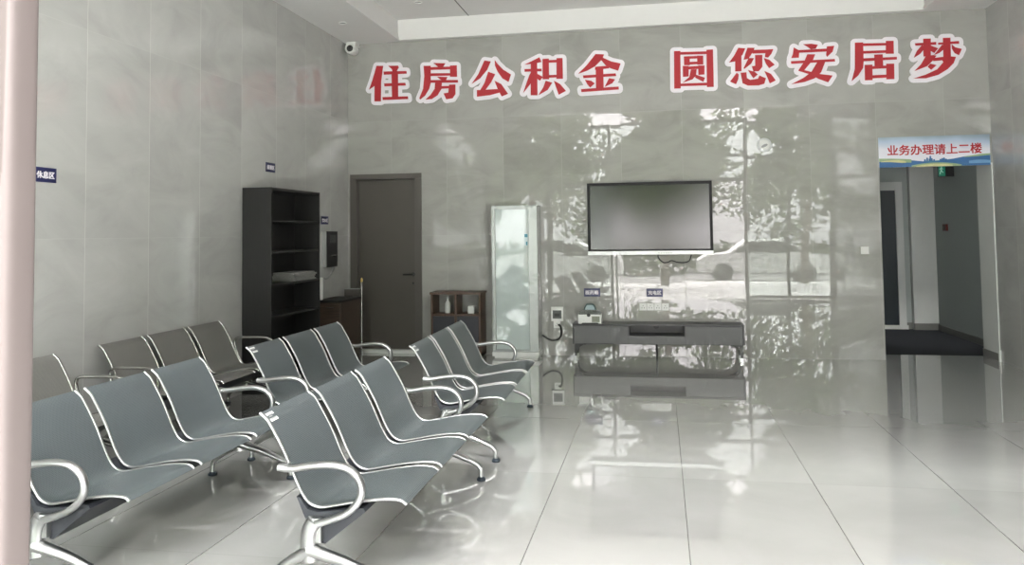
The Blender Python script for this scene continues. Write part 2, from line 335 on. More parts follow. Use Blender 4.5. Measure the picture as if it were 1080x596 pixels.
# ------------------------------------------------------------------ the room
b = BM(); box(b, XL-.3, XR+.3, YF-.02, 10.74, -.12, 0); struct('floor', b, M_floor)
b = BM(); box(b, 2.3, 4.4, 10.74, 13.9, -.12, 0); struct('floor_corridor', b, M_carpet)
b = BM(); box(b, XL-.2, XL, YF, 10.5, 0, 4.6); struct('wall_left', b, M_side)
b = BM(); box(b, XR, XR+.2, YF, YB, 0, 4.6); struct('wall_right', b, M_side)
b = BM()                                            # back wall with the door and the corridor opening
box(b, XL, -4.065, YB, 10.74, 0, 4.6); box(b, -4.065, -3.115, YB, 10.74, 2.35, 4.6); box(b, -3.115, 2.595, YB, 10.74, 0, 4.6)
box(b, 2.595, XR, YB, 10.74, 2.31, 4.6); box(b, -4.065, -3.115, 10.5, 10.74, 0, 2.35)
struct('wall_back', b, M_back)
b = BM()                                            # dropped soffits on three sides of the raised centre
box(b, XL, -3.372, YF, YB, ZC, 4.6); box(b, 3.132, XR, YF, YB, ZC, 4.6); box(b, -3.372, 3.132, 10.19, YB, ZC, 4.6)
box(b, -3.372, 3.132, YF, 10.19, ZR, 4.6)
struct('ceiling', b, M_ceil)
b = BM()                                            # narrow bead along the lower edge of the soffit faces
box(b, -3.372, 3.132, 10.172, 10.192, ZC-.006, ZC+.03); box(b, -3.374, -3.352, YF, 10.18, ZC-.006, ZC+.03); box(b, 3.112, 3.134, YF, 10.18, ZC-.006, ZC+.03)
struct('trim_1', b, M_ceil)
b = BM(); box(b, -2.412, -2.400, 8.1, 10.19, ZR-.004, ZR+.002); struct('trim_2', b, M_black)
b = BM(); box(b, XR-.012, XR+.3, YB+.001, 10.76, 0, 2.31); struct('wall_jamb', b, M_jamb)
b = BM(); box(b, XR-.02, XR+.28, YB-.004, 10.765, 0, .09); struct('baseboard_jamb', b, M_skirt)
b = BM(); box(b, XR-.024, XR-.002, YB-.03, YB-.003, 0, .13); struct('trim_3', b, M_white)
# corridor
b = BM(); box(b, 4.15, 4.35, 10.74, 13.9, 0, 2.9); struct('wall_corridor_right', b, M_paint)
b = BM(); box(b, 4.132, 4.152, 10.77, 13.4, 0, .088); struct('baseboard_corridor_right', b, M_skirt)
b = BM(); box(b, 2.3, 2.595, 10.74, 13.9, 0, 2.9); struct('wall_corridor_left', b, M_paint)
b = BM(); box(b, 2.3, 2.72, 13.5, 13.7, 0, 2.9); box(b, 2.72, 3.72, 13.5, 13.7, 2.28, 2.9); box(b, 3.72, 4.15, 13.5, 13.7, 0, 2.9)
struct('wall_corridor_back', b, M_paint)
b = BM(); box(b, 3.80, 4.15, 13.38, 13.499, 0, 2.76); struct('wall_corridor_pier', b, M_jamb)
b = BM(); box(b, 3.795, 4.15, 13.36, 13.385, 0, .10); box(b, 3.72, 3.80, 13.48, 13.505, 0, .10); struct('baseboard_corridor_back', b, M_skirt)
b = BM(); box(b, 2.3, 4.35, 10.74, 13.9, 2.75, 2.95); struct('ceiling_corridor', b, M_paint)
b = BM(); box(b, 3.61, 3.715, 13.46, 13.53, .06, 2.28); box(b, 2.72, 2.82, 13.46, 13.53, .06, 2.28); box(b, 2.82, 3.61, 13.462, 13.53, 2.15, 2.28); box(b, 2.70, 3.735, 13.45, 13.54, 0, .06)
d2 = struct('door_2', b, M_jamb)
b = BM(); box(b, 2.82, 3.61, 13.49, 13.53, .06, 2.15); obj('door_panel', b, M_slate, d2, label='dark panel of the corridor door')
# the grey brown door in the back wall
b = BM(); box(b, -4.085, -3.99, YB-.022, 10.42, 0, 2.30); box(b, -3.19, -3.095, YB-.022, 10.42, 0, 2.30); box(b, -4.085, -3.095, YB-.022, 10.42, 2.301, 2.37)
d1 = struct('door_1', b, M_frame, bevel=.004)
b = BM(); box(b, -3.99, -3.19, 10.36, 10.40, .045, 2.295); obj('door_panel', b, M_door, d1)
b = BM(); tube(b, smooth_path([(-3.235,10.36,1.03),(-3.235,10.31,1.03),(-3.26,10.302,1.03),(-3.36,10.302,1.03)],5), .009, .011, side=(0,0,1)); lathe(b, [(.024,-.008),(.024,0)], (-3.235,10.36,1.03), 'Y')
box(b, -3.246,-3.224,10.352,10.361,.90,.93)
obj('door_handle', b, M_black, d1, smooth=.7)
b = BM(); box(b, -4.0, -3.18, YB-.01, 10.45, 0, .04); obj('threshold', b, M_jamb, d1)

# ------------------------------------------------------------------ glazed front (seen in the reflections, and at the left edge)
def window(n, x0, x1, z0=0.0, splits=()):
    f = BM(); t = .03
    for z in (z0+.05, 2.72, 3.28, 4.09): box(f, x0, x1, YF-.04, YF+.04, z-.035, z+.035)
    for x in [x0, x1]+list(splits): box(f, x-t, x+t, YF-.045, YF+.045, z0, 4.14)
    w = struct('window_%d' % n, f, M_dalu)
    g = BM()
    for a, c in ((z0+.085, 2.685), (2.755, 3.245), (3.315, 4.055)): box(g, x0+t, x1-t, YF-.005, YF+.005, a, c)
    p = obj('window_pane', g, M_glass, w); return w
window(1, -4.09, -2.66); window(2, -2.60, -1.19); window(3, 1.96, 3.81, splits=(2.88,))
b = BM()
for z in (2.72, 3.28, 4.09): box(b, -1.15, 1.93, YF-.04, YF+.04, z-.035, z+.035)
w5 = struct('window_4', b, M_dalu)
b = BM(); box(b, -1.15, 1.93, YF-.005, YF+.005, 2.755, 3.245); box(b, -1.15, 1.93, YF-.005, YF+.005, 3.315, 4.055); obj('window_pane', b, M_glass, w5)
b = BM()                                            # rounded door post at the left edge of the view
prism(b, [(-1.100+.020+.0195*math.copysign(abs(math.cos(a))**.55, math.cos(a)), YF+.0+.035*math.copysign(abs(math.sin(a))**.55, math.sin(a))) for a in [2*PI*i/40 for i in range(40)]], 0, 2.69, 'XY')
struct('trim_4', b, M_alu, smooth=.9)
b = BM(); prism(b, [(1.90+.020+.0195*math.copysign(abs(math.cos(a))**.55, math.cos(a)), YF+.035*math.copysign(abs(math.sin(a))**.55, math.sin(a))) for a in [2*PI*i/40 for i in range(40)]], 0, 2.69, 'XY')
struct('trim_5', b, M_alu, smooth=.9)

# ------------------------------------------------------------------ the waiting benches
PROF = smooth_path([(.655,0,.405),(.628,0,.422),(.56,0,.424),(.48,0,.414),(.40,0,.400),(.32,0,.384),(.262,0,.376),(.215,0,.392),(.182,0,.432),(.150,0,.495),(.115,0,.574),(.078,0,.645),(.045,0,.700),(.018,0,.742),(-.018,0,.772)], 3)
def seat_shell(y0, y1):
    b = BM(); uvl = b.loops.layers.uv.new('UVMap'); cy = (y0+y1)/2; L = [0]
    for p, q in zip(PROF, PROF[1:]): L.append(L[-1]+(q-p).length)
    def skin(off):
        rows = []
        for i, p in enumerate(PROF):
            t = (PROF[min(i+1, len(PROF)-1)]-PROF[max(i-1, 0)]).normalized(); n = Vector((t.z, 0, -t.x))
            q = p + n*off
            rows.append([b.verts.new((q.x, y, q.z)) for y in (y0, cy, y1)])
        for i in range(len(rows)-1):
            for j in range(2):
                f = b.faces.new((rows[i][j], rows[i][j+1], rows[i+1][j+1], rows[i+1][j]))
                for lp, (ii, jj) in zip(f.loops, ((i, j), (i, j+1), (i+1, j+1), (i+1, j))):
                    lp[uvl].uv = ((y0, cy, y1)[jj]-cy, L[ii])
        return rows
    A, B = skin(.002), skin(-.002)
    n = len(A)
    for j in (0, 2):
        for i in range(n-1): b.faces.new((A[i][j], A[i+1][j], B[i+1][j], B[i][j]))
    for i in (0, n-1):
        for j in range(2): b.faces.new((A[i][j], A[i][j+1], B[i][j+1], B[i][j]))
    return b
def make_bench(style):
    chrome = M_chrome if style == 'loop' else M_chrome_d
    t = thing('waiting_bench', 'bench', 'bench')
    for i in range(3):
        y0 = .052+.569*i; y1 = y0+.498
        s = obj('seat', seat_shell(y0, y1), M_seat if style == 'loop' else M_seat_w, t, smooth=.8)
        for y in (y0, y1):
            b = BM(); tube(b, [(p.x, y, p.z) for p in PROF], .0072, .008, seg=8); obj('rim', b, chrome, s, smooth=.9)
        b = BM()                                      # bracket that carries the shell on the beam
        yc = (y0+y1)/2
        box(b, .225, .475, yc-.05, yc+.05, .366, .376)
        obj('seat_bracket', b, M_beam, s)
    b = BM(); prism(b, [(.165,.425),(.205,.335),(.283,.232),(.299,.232),(.478,.372),(.470,.388),(.30,.366),(.262,.362),(.215,.372),(.182,.418)], .03, 1.71)
    obj('beam', b, M_beam, t, bevel=.005, label='dark three-sided beam')
    for y in (0, 1.74):
        s = 1 if y == 0 else -1
        b = BM()                                      # cast post, flaring into two bowed legs
        tube(b, smooth_path([(.262,y,.335),(.240,y,.30),(.233,y,.25),(.236,y,.20),(.24,y,.165)],4), .034, .024, seg=14)
        tube(b, smooth_path([(.240,y,.215),(.205,y,.192),(.150,y,.160),(.098,y,.125),(.066,y,.097),(.054,y,.072)],5), .017, .019, seg=12, taper=lambda k: 1.75-.85*min(1, k*1.4))
        tube(b, smooth_path([(.236,y,.215),(.300,y,.198),(.40,y,.172),(.50,y,.134),(.570,y,.102),(.598,y,.074)],5), .017, .019, seg=12, taper=lambda k: 1.75-.85*min(1, k*1.4))
        for x in (.053, .599): lathe(b, [(.0145,.018),(.0145,.085)], (x, y, 0), seg=14)
        box(b, .225, .29, min(y, y+s*.06), max(y, y+s*.06), .245, .345)
        lg = obj('leg_frame', b, chrome, t, smooth=.9)
        for x in (.052, .600):
            p = BM(); lathe(p, [(.020,0.0),(.028,.004),(.028,.016),(.016,.026)], (x, y, .0005), seg=16); obj('foot_pad', p, M_pad, lg, smooth=.7)
        b = BM()
        if style == 'loop':
            tube(b, smooth_path([(.098,y,.556),(.15,y,.552),(.24,y,.566),(.34,y,.574),(.415,y,.560),(.462,y,.520),(.474,y,.465),(.450,y,.412),(.395,y,.368),(.320,y,.338),(.262,y,.318),(.236,y,.29)],5), .0165, .021, seg=12)
            box(b, .098, .132, min(y, y+s*.045), max(y, y+s*.045), .548, .566)
        else:
            tube(b, smooth_path([(.232,y,.33),(.17,y,.42),(.128,y,.520),(.120,y,.588),(.155,y,.615),(.26,y,.619),(.40,y,.619),(.465,y,.609),(.495,y,.575),(.50,y,.46),(.47,y,.41),(.30,y,.34)],6), .011, .014, seg=10)
        obj('armrest', b, chrome, t, smooth=.9)
    return t
def sticker(t, y0, y1):
    b = BM()
    def on(k, y): 
        p = PROF[k]; q = PROF[k+1]; tg = (q-p).normalized(); n = Vector((-tg.z, 0, tg.x))
        return p
    i0, i1 = len(PROF)-2, len(PROF)-5
    a, c = PROF[i0], PROF[i1]; tg = (a-c).normalized(); n = Vector((tg.z, 0, -tg.x))
    if n.x < 0: n = -n
    a = a+n*.0035; c = c+n*.0045
    v = [b.verts.new(p) for p in ((c.x,y0,c.z),(c.x,y1,c.z),(a.x,y1,a.z),(a.x,y0,a.z))]; b.faces.new(v)
    v2 = [b.verts.new(Vector(p)-n*.0012) for p in ((c.x,y0,c.z),(c.x,y1,c.z),(a.x,y1,a.z),(a.x,y0,a.z))]; b.faces.new(v2[::-1])
    for i in range(4): b.faces.new((v[i], v[(i+1)%4], v2[(i+1)%4], v2[i]))
    st = obj('sticker', b, M_sticker, t, label='small white paper label on the backrest corner')
    b = BM(); d = (a-c)
    for f0, f1, g0, g1 in ((.2,.35,.15,.85),(.5,.6,.15,.6),(.7,.8,.15,.75)):
        q = [c+d*f0+n*.0006, c+d*f1+n*.0006]; w = y1-y0
        vs = [b.verts.new((q[0].x,y0+w*g0,q[0].z)), b.verts.new((q[0].x,y0+w*g1,q[0].z)), b.verts.new((q[1].x,y0+w*g1,q[1].z)), b.verts.new((q[1].x,y0+w*g0,q[1].z))]; b.faces.new(vs)
    obj('print', b, M_print, st)
GB = 'steel waiting benches'
BENCHES = [  # back line x, y of the near leg frame, turn, style, stickers, label
    (-1.742, 3.31, 0, 'loop', True, 'grey perforated steel three-seat bench nearest the camera, its near armrest loop wholly in view'),
    (-1.735, 5.46, .025, 'loop', True, 'grey perforated steel three-seat bench in front of the small brown wooden cabinet'),
    (-2.960, 3.18, 0, 'loop', False, 'grey perforated steel three-seat bench partly cut off by the pinkish door post'),
    (-2.880, 5.28, 0, 'loop', True, 'grey perforated steel three-seat bench in the middle row, standing before the grey brown door'),
    (-4.055, 5.29, 0, 'wire', False, 'brownish steel three-seat bench against the left wall, next to the dark bookshelf'),
    (-4.055, 3.20, 0, 'wire', False, 'brownish steel bench against the left wall, only its last backrest visible beside the door post'),
]
protos = {}; placed = []
for x, y, rz, style, st, lab in BENCHES:
    if style not in protos: t = protos[style] = make_bench(style)
    else: t = copy_tree(protos[style])
    t.location = (x, y, 0); t.rotation_euler = (0, 0, rz); t['label'] = lab; t['group'] = GB
    placed.append((t, st))
for t, st in placed:
    if st: sticker(t, .07, .135)

# ------------------------------------------------------------------ the ten wall characters
YL = YB
def glyph(key, label):
    polys = [[(x/1000, z/1000) for x, z in p] for p in STROKES[key]]
    xs = [p[0] for q in polys for p in q]; zs = [p[1] for q in polys for p in q]
    cx, cz = (min(xs)+max(xs))/2, (min(zs)+max(zs))/2
    t = thing('wall_character', label, 'wall lettering', (cx, YL, cz), group='red characters of the wall slogan')
    b = BM(); R = .050; kk = 0
    def loc(p): return (p[0]-cx, p[1]-cz)
    for q in polys:
        q = [loc(p) for p in q]; prism(b, q, -.018-.00004*kk, -.002); kk += 1
        for (ax, az), (bx, bz) in zip(q, q[1:]+q[:1]):
            a = math.atan2(bz-az, bx-ax)
            cap = [(bx+R*math.cos(a-PI/2+PI*i/6), bz+R*math.sin(a-PI/2+PI*i/6)) for i in range(7)] + [(ax+R*math.cos(a+PI/2+PI*i/6), az+R*math.sin(a+PI/2+PI*i/6)) for i in range(7)]
            prism(b, cap, -.018-.00004*kk, -.002); kk += 1
    obj('letter_border', b, M_border, t, label='pale lilac border board')
    b = BM()
    for i, q in enumerate(polys): prism(b, [loc(p) for p in q], -.028-.00015*i, -.019)
    obj('letter_face', b, M_red, t, label='red face')
ORD = ['first', 'second', 'third', 'fourth', 'fifth', 'sixth', 'seventh', 'eighth', 'ninth', 'tenth and last']
LOOK = ['standing person radical and three bars', 'a roof over long curved leg', 'two spread strokes over a hook', 'tall narrow box on two feet at right',
        'peaked roof over bars and dots', 'closed square frame around small strokes', 'three parts over a curved heart stroke', 'roof with crossing legs below', 'hanging side stroke and small square', 'two small trees over a sweep']
for i, k in enumerate(STROKES): glyph(k, 'red white-bordered wall character, %s of the slogan, %s' % (ORD[i], LOOK[i]))

# ------------------------------------------------------------------ large screen on the back wall
t = thing('television', 'large black-framed flat screen mounted on the marble back wall above the low grey cabinet', 'television', (-.13, YB-.006, 1.72))
b = BM(); X0, X1, Z0, Z1 = -.768, .764, -.405, .452
for q in ((X0,X0+.034,Z0,Z1),(X1-.034,X1,Z0,Z1),(X0+.034,X1-.034,Z1-.036,Z1),(X0+.034,X1-.034,Z0,Z0+.022)): box(b, q[0], q[1], -.10, -.02, q[2], q[3])
box(b, X0+.02, X1-.02, -.075, -.02, Z0+.02, Z1-.02)
obj('bezel', b, mat('matt_black_frame', (.006,.006,.007), .5, spec=.25), t, label='black frame')
b = BM(); box(b, X0+.026, X1-.026, -.088, -.074, Z0+.020, Z1-.030); obj('screen', b, M_screen, t, label='dark matt screen')
b = BM(); box(b, X0, X1, -.105, -.02, Z0-.044, Z0); bar = obj('speaker_bar', b, M_silver, t, bevel=.004, label='silver strip under the screen')
b = BM()
for i in range(6): box(b, .10+i*.03, .115+i*.03, -.1065, -.10, Z0-.030, Z0-.018)
obj('button', b, M_print, bar)
b = BM(); box(b, -.3, .3, -.02, 0.004, -.2, .25); obj('wall_bracket', b, M_black, t)
b = BM(); tube(b, smooth_path([(-.035,YB-.05,1.266),(-.025,YB-.03,1.22),(.03,YB-.025,1.170),(.085,YB-.025,1.172),(.13,YB-.025,1.192),(.20,YB-.025,1.172),(.28,YB-.025,1.166),(.345,YB-.03,1.19),(.372,YB-.05,1.266)],6), .0075, seg=8)
tag(obj('power_cable', b, M_black, smooth=2), 'thin black cable sagging below the large wall screen', 'cable')

# ------------------------------------------------------------------ low grey media cabinet
t = thing('media_cabinet', 'low dark grey media cabinet with an open niche, standing under the wall screen', 'cabinet', (-.067, 9.95, 0))
w = 1.018
b = BM(); box(b, -w, w, 0, .33, .418, .438); box(b, -w, -w+.018, 0, .33, .195, .42); box(b, w-.018, w, 0, .33, .195, .42); box(b, -w, w, .01, .33, .195, .207); box(b, -w, w, .312, .33, .2, .42)
box(b, -.345, -.33, .01, .32, .2, .42); box(b, .325, .34, .01, .32, .2, .42); box(b, -.335, .33, .01, .32, .292, .302)
obj('body', b, M_tvd, t, bevel=.002)
for x0, x1 in ((-w+.022, -.343), (.338, w-.022)):
    b = BM(); box(b, x0, x1, -.004, .014, .202, .412); obj('door', b, M_tvc, t, bevel=.002)
b = BM(); box(b, -.338, .333, -.004, .014, .202, .296); obj('drawer', b, M_tvc, t, bevel=.002)
b = BM(); lathe(b, [(.036,-.012),(.036,0),(.024,.001)], (-.01, .312, .385), 'Y'); obj('cable_grommet', b, M_black, t, smooth=.7)
for sx in (-1, 1):
    for yy in (.05, .27):
        b = BM()
        box(b, sx*(w-.10)-.06, sx*(w-.10)+.06, yy-.02, yy+.02, .185, .197)
        prism(b, [(sx*(w-.055),.19),(sx*(w-.135),.19),(sx*(w-.062),.135),(sx*(w-.045),.05),(sx*(w-.045),0),(sx*(w-.018),0),(sx*(w-.02),.19)][::sx], yy-.012, yy+.012)
        l = obj('leg', b, M_black, t)
        b = BM(); box(b, sx*(w-.032)-.017, sx*(w-.032)+.017, yy-.016, yy+.016, 0, .045); obj('leg_tip', b, M_chrome, l, label='bright metal tip')
b = BM(); lathe(b, [(.013,0),(.013,.195)], (-.005, .10, 0), seg=14); obj('leg', b, M_black, t, smooth=.7)

# first-aid box on the cabinet
t = thing('first_aid_box', 'small white box with clear lid and dark teal handle on the low grey cabinet', 'box', (-.872, 10.03, .438))
b = BM(); box(b, -.142, .142, -.07, .07, .012, .112); box(b, -.142,-.10,-.06,.06,0,.014); box(b, .10,.142,-.06,.06,0,.014); obj('body', b, M_white, t, bevel=.006)
b = BM(); prism(b, [(-.135,.113),(-.128,.150),(-.075,.168),(.075,.168),(.128,.150),(.135,.113)], -.062, .062); obj('lid', b, M_clear, t, bevel=.006, label='clear lid')
b = BM(); tube(b, smooth_path([(-.07,0,.165),(-.062,0,.195),(-.042,0,.226),(-.03,0,.232),(.03,0,.232),(.042,0,.226),(.062,0,.195),(.07,0,.165)],4), .008, .014, seg=8); obj('handle', b, M_tealdk, t, smooth=.9, label='dark teal handle')
b = BM(); prism(b, [(-.062,.168),(-.040,.222),(.040,.222),(.062,.168)], -.004, .004); obj('handle_panel', b, M_teal, t)
b = BM(); lathe(b, [(.022,-.016),(.022,0)], (-.012,-.066,.108), 'Y'); obj('latch', b, M_black, t, smooth=.7, label='round black latch')
b = BM(); box(b, .026,.120,-.0725,-.0695,.02,.092); s_ = obj('sticker', b, mat('olive_grey_label', (.22,.24,.19), .5, var=.5, scale=70), t, label='olive grey printed label')

# ------------------------------------------------------------------ wall plates, switches and signs
def sign(x, z, w, h, s, label, wall='back'):
    if wall == 'back':
        t = thing('wall_sign', label, 'sign', (x, YB, z), group='small blue area signs')
        b = BM(); box(b, -w/2, w/2, -.006, 0, -h/2, h/2); obj('plate', b, M_blue, t)
        text('lettering', s, M_border, t, (0, -.006, 0), w*.80, h*.50, '-Y', .022)
    else:
        t = thing('wall_sign', label, 'sign', (XL, x, z), group='small blue area signs')
        b = BM(); box(b, 0, .006, -w/2, w/2, -h/2, h/2); obj('plate', b, M_blue, t)
        text('lettering', s, M_border, t, (.006, 0, 0), w*.80, h*.50, '+X', .022)
sign(-.866, .796, .205, .105, '医药箱', 'small blue sign with white characters above the first-aid box')
sign(-.086, .793, .200, .103, '充电区', 'small blue sign with white characters above the row of wall sockets')
sign(4.840, 1.992, .203, .100, '休息区', 'small blue sign with white characters on the left wall beside the door post', 'left')
sign(8.085, 2.297, .203, .100, '阅读区', 'small blue sign with white characters on the left wall above the bookshelf', 'left')
sign(9.515, 1.748, .215, .100, '饮水区', 'small blue sign on the left wall above the black wall unit', 'left')
def plate(name, label, cat, x, z, w, h, group=None, holes=True):
    t = thing(name, label, cat, (x, YB, z), group=group)
    b = BM(); box(b, -w/2, w/2, -.009, 0, -h/2, h/2); obj('cover_plate', b, M_white, t, bevel=.002)
    b = BM()
    if holes:
        for dx in (-.014, .014): box(b, dx-.003, dx+.003, -.0098, -.0088, -.020, -.004)
        box(b, -.003, .003, -.0098, -.0088, .008, .020)
        obj('socket_holes', b, M_dgrey, t)
    else:
        box(b, -.026, .026, -.012, -.0088, -.026, .026); obj('rocker', b, M_white, t, bevel=.001)
    return t
for i, nm in enumerate(('leftmost', 'second from left', 'third from left', 'rightmost')):
    plate('wall_socket', 'white wall socket, %s of four in a row under the screen' % nm, 'socket', -.233+i*.0915, .617, .086, .088, 'four wall sockets in a row')
plate('wall_socket', 'white wall socket under the small breaker box, right of the white air conditioner', 'socket', -1.318, .388, .086, .088)
plate('light_switch', 'white square light switch on the back wall left of the corridor opening', 'switch', 2.400, 1.298, .09, .09, None, False)
t = thing('breaker_box', 'small white breaker box with grey window on the back wall beside the white air conditioner', 'breaker box', (-1.311, YB, .525))
b = BM(); box(b, -.075,.075,-.045,0,-.088,.088); obj('housing', b, M_white, t, bevel=.004)
b = BM(); box(b, -.056,.056,-.050,-.044,-.056,.048); c_ = obj('window', b, M_dgrey, t, label='smoky grey window')
b = BM(); box(b, -.035,.035,-.054,-.049,-.03,.01); obj('breaker_switch', b, M_black, c_)
b = BM(); tube(b, smooth_path([(-1.300,YB-.012,.385),(-1.278,YB-.045,.385),(-1.262,YB-.04,.33),(-1.268,YB-.03,.25),(-1.31,YB-.03,.205),(-1.385,YB-.03,.195),(-1.45,YB-.04,.222),(-1.505,YB-.055,.262)],6), .012, seg=8)
tag(obj('power_cable', b, M_black, smooth=2), 'thick black power cable curving from the wall socket to the white air conditioner', 'cable')
# round fixture high on the back wall
t = thing('wall_fixture', 'round white fixture with dark oval centre high on the wall right of the screen', 'wall fixture', (1.279, YB, 2.60))
b = BM(); lathe(b, [(.086,0),(.086,-.016),(.070,-.026),(.064,-.026)], (0,0,0), 'Y', 28); obj('ring', b, M_silver, t, smooth=.6)
b = BM(); lathe(b, [(.066,-.020),(.060,-.034),(.035,-.046),(.002,-.050)], (0,0,0), 'Y', 28); obj('dome', b, M_white, t, smooth=2)
b = BM(); lathe(b, [(.040,-.040),(.030,-.052),(.002,-.056)], (0,0,0), 'Y', 20)
for v in b.verts: v.co.z = v.co.z*.55-.012+v.co.x*.35
obj('lens', b, M_print, t, smooth=2, label='dark oval lens')
# security camera in the corner
t = thing('security_camera', 'small white security camera with a round black lens in the upper left corner', 'camera', (-4.015, 10.16, 4.14))
b = BM(); box(b, -.065, .065, -.02, .13, -.05, 0); obj('mount', b, M_white, t, bevel=.012)
b = BM(); lathe(b, [(.050,.12),(.066,.10),(.068,-.06),(.060,-.075)], (0,0,-.095), 'Y', 24); hs = obj('housing', b, M_white, t, smooth=.7)
b = BM(); lathe(b, [(.044,-.07),(.044,-.080),(.030,-.088),(.002,-.092)], (.010,0,-.10), 'Y', 20); obj('lens', b, M_black, hs, smooth=.7, label='black lens')

# ------------------------------------------------------------------ banner over the corridor opening
t = thing('door_banner', 'wide printed banner with red characters over blue hills above the corridor opening', 'banner', (3.205, YB, 2.463))
k = N('banner_sky_print'); tc = k.add('ShaderNodeTexCoord').outputs['Object']; sp = k.add('ShaderNodeSeparateXYZ'); k.put(sp.inputs[0], tc)
ff = k.math('ADD', k.math('MULTIPLY', sp.outputs[2], 2.6), k.math('ADD', .47, k.math('MULTIPLY', k.math('SUBTRACT', k.noise(tc, 2.5, 2).outputs[0], .5), .35)))
k.set(Base_Color=k.ramp(ff, [(.15, col(.78,.78,.86)), (.55, col(.72,.72,.80)), (.80, col(.42,.52,.66)), (.98, col(.22,.28,.34))]), Roughness=.35)
b = BM(); box(b, -.612, .612, -.012, 0, -.181, .181); obj('board', b, k.m, t)
cols = [mat('print_blue', (.04,.14,.33), .4, var=.2, scale=5), mat('print_teal', (.06,.25,.33), .4, var=.2), mat('print_green', (.30,.42,.24), .4, var=.2), mat('print_yellow', (.62,.60,.30), .4, var=.2), mat('print_light_blue', (.16,.34,.56), .4, var=.2)]
b = BM()
def hill(f, lo, y, mi, x0=-.611, x1=.611, n=40):
    T = [(x0+(x1-x0)*i/n) for i in range(n+1)]
    up_ = [b.verts.new((x, y, max(-.180, f(x)))) for x in T]; dn = [b.verts.new((x, y, max(-.1805, min(lo(x), f(x)-.0003)))) for x in T]
    for i in range(n):
        f_ = b.faces.new((dn[i], dn[i+1], up_[i+1], up_[i])); f_.material_index = mi
flat = lambda x: -.1805
hill(lambda x: -.085-.030*math.cos(x*3.2+.4)+.02*x, flat, -.0124, 1)
hill(lambda x: -.105+.055*max(0, x)-.02*math.cos(x*7), flat, -.0128, 0)
hill(lambda x: -.075-.10*(x+.55)**2*1.2-.02*(x+.5), lambda x: -.118-.05*(x+.5), -.0132, 2, -.611, -.25)
hill(lambda x: -.095-.9*(x+.45)**2, lambda x: -.130, -.0136, 3, -.59, -.31)
hill(lambda x: -.165+.07*(x+.6)*.8-.05*math.sin(x*4+1), flat, -.0140, 0, -.611, -.1)
hill(lambda x: -.135-.4*(x-.02)**2, flat, -.0144, 2, -.25, .3); hill(lambda x: -.150-.5*(x-.02)**2, flat, -.0148, 3, -.2, .2)
hill(lambda x: -.055+.10*(x-.45)-.35*(x-.5)**2, lambda x: -.075+.07*(x-.45), -.0132, 2, .33, .611)
hill(lambda x: -.115-.8*(x-.5)**2, lambda x: -.155, -.0136, 4, .38, .611)
for x, h in ((-.10,.012),(-.075,.03),(-.05,.018),(-.04,.05),(-.025,.022),(.0,.010),(.07,.012),(.09,.02),(.11,.026),(.13,.012)):
    vs = [b.verts.new(p) for p in ((x-.011,-.0125,-.118),(x+.011,-.0125,-.118),(x+.009,-.0125,-.106+h),(x-.009,-.0125,-.106+h))]; f_ = b.faces.new(vs); f_.material_index = 0
obj('printed_hills', b, cols, t)
text('lettering', '业务办理请上二楼', M_red, t, (.005, -.012, .022), 1.04, .125, '-Y', .02)

# ------------------------------------------------------------------ tall air conditioner
t = thing('air_conditioner', 'tall white floor-standing air conditioner with glossy front, left of the wall screen', 'air conditioner', (-1.80, 9.98, 0))
b = BM(); box(b, -.288, .288, .02, .30, .075, 1.905); obj('body', b, M_acm, t, bevel=.012)
b = BM(); box(b, -.275, .275, .035, .29, 0, .03); box(b, -.295, .295, -.005, .305, .028, .078); obj('plinth', b, M_white, t, bevel=.004)
b = BM(); box(b, -.240, .178, 0, .03, .115, 1.855); pn = obj('front_panel', b, M_acw, t, bevel=.006, label='glossy white front panel')
b = BM(); box(b, -.288,-.246,.0,.03,.09,1.895); box(b, .184,.288,.0,.03,.09,1.895); box(b, -.246,.184,.0,.03,1.862,1.895); box(b, -.246,.184,.004,.03,.085,.108); obj('front_frame', b, M_acm, t, bevel=.004)
b = BM(); box(b, .128,.172,-.0022,.001,1.40,1.55); lb = obj('energy_label', b, mat('pale_blue_label', (.50,.62,.66), .4), pn, label='small blue and white label')
b = BM(); box(b, .130,.170,-.0035,-.002,1.505,1.545); box(b, .148,.168,-.0035,-.002,1.405,1.45); obj('print', b, cols[1], lb)

# ------------------------------------------------------------------ small brown cabinet
t = thing('display_cabinet', 'small reddish brown wooden cabinet with an open upper shelf, left of the white air conditioner', 'cabinet', (-2.558, 9.95, 0))
b = BM(); w = .322; T = .024
box(b, -w, -w+T, 0, .32, .02, .80); box(b, w-T, w, 0, .32, .02, .80); box(b, -w-.012, w+.012, -.012, .33, .795, .822); box(b, -w, w, 0, .32, .02, .06)
box(b, -w, w, 0, .31, .525, .548); prism(b, [(-.20,.822),(-.12,.836),(.12,.836),(.20,.822)], .0, .02)
obj('frame', b, M_bwood, t, bevel=.002)
b = BM(); box(b, -.014, .014, -.004, .30, .06, .795); obj('divider', b, M_bwood, t)
b = BM(); box(b, -w+T, -.014, .30, .312, .06, .525); box(b, .014, w-T, .30, .312, .06, .525); obj('back_panel', b, M_navy, t)
for x0, x1 in ((-w+T, -.014), (.014, w-T)):
    b = BM(); box(b, x0+.004, x1-.004, .004, .018, .066, .520); d_ = obj('door', b, M_navy, t, bevel=.002, label='dark navy door panel')
    b = BM(); hx = x1-.03 if x0 < 0 else x0+.03; lathe(b, [(.008,-.016),(.008,0)], (hx, .004, .33), 'Y', 12); obj('knob', b, M_chrome_d, d_, smooth=.7)
t = thing('pump_bottle', 'small white bottle in the left upper compartment of the brown wooden cabinet', 'bottle', (-2.70, 10.10, .5485))
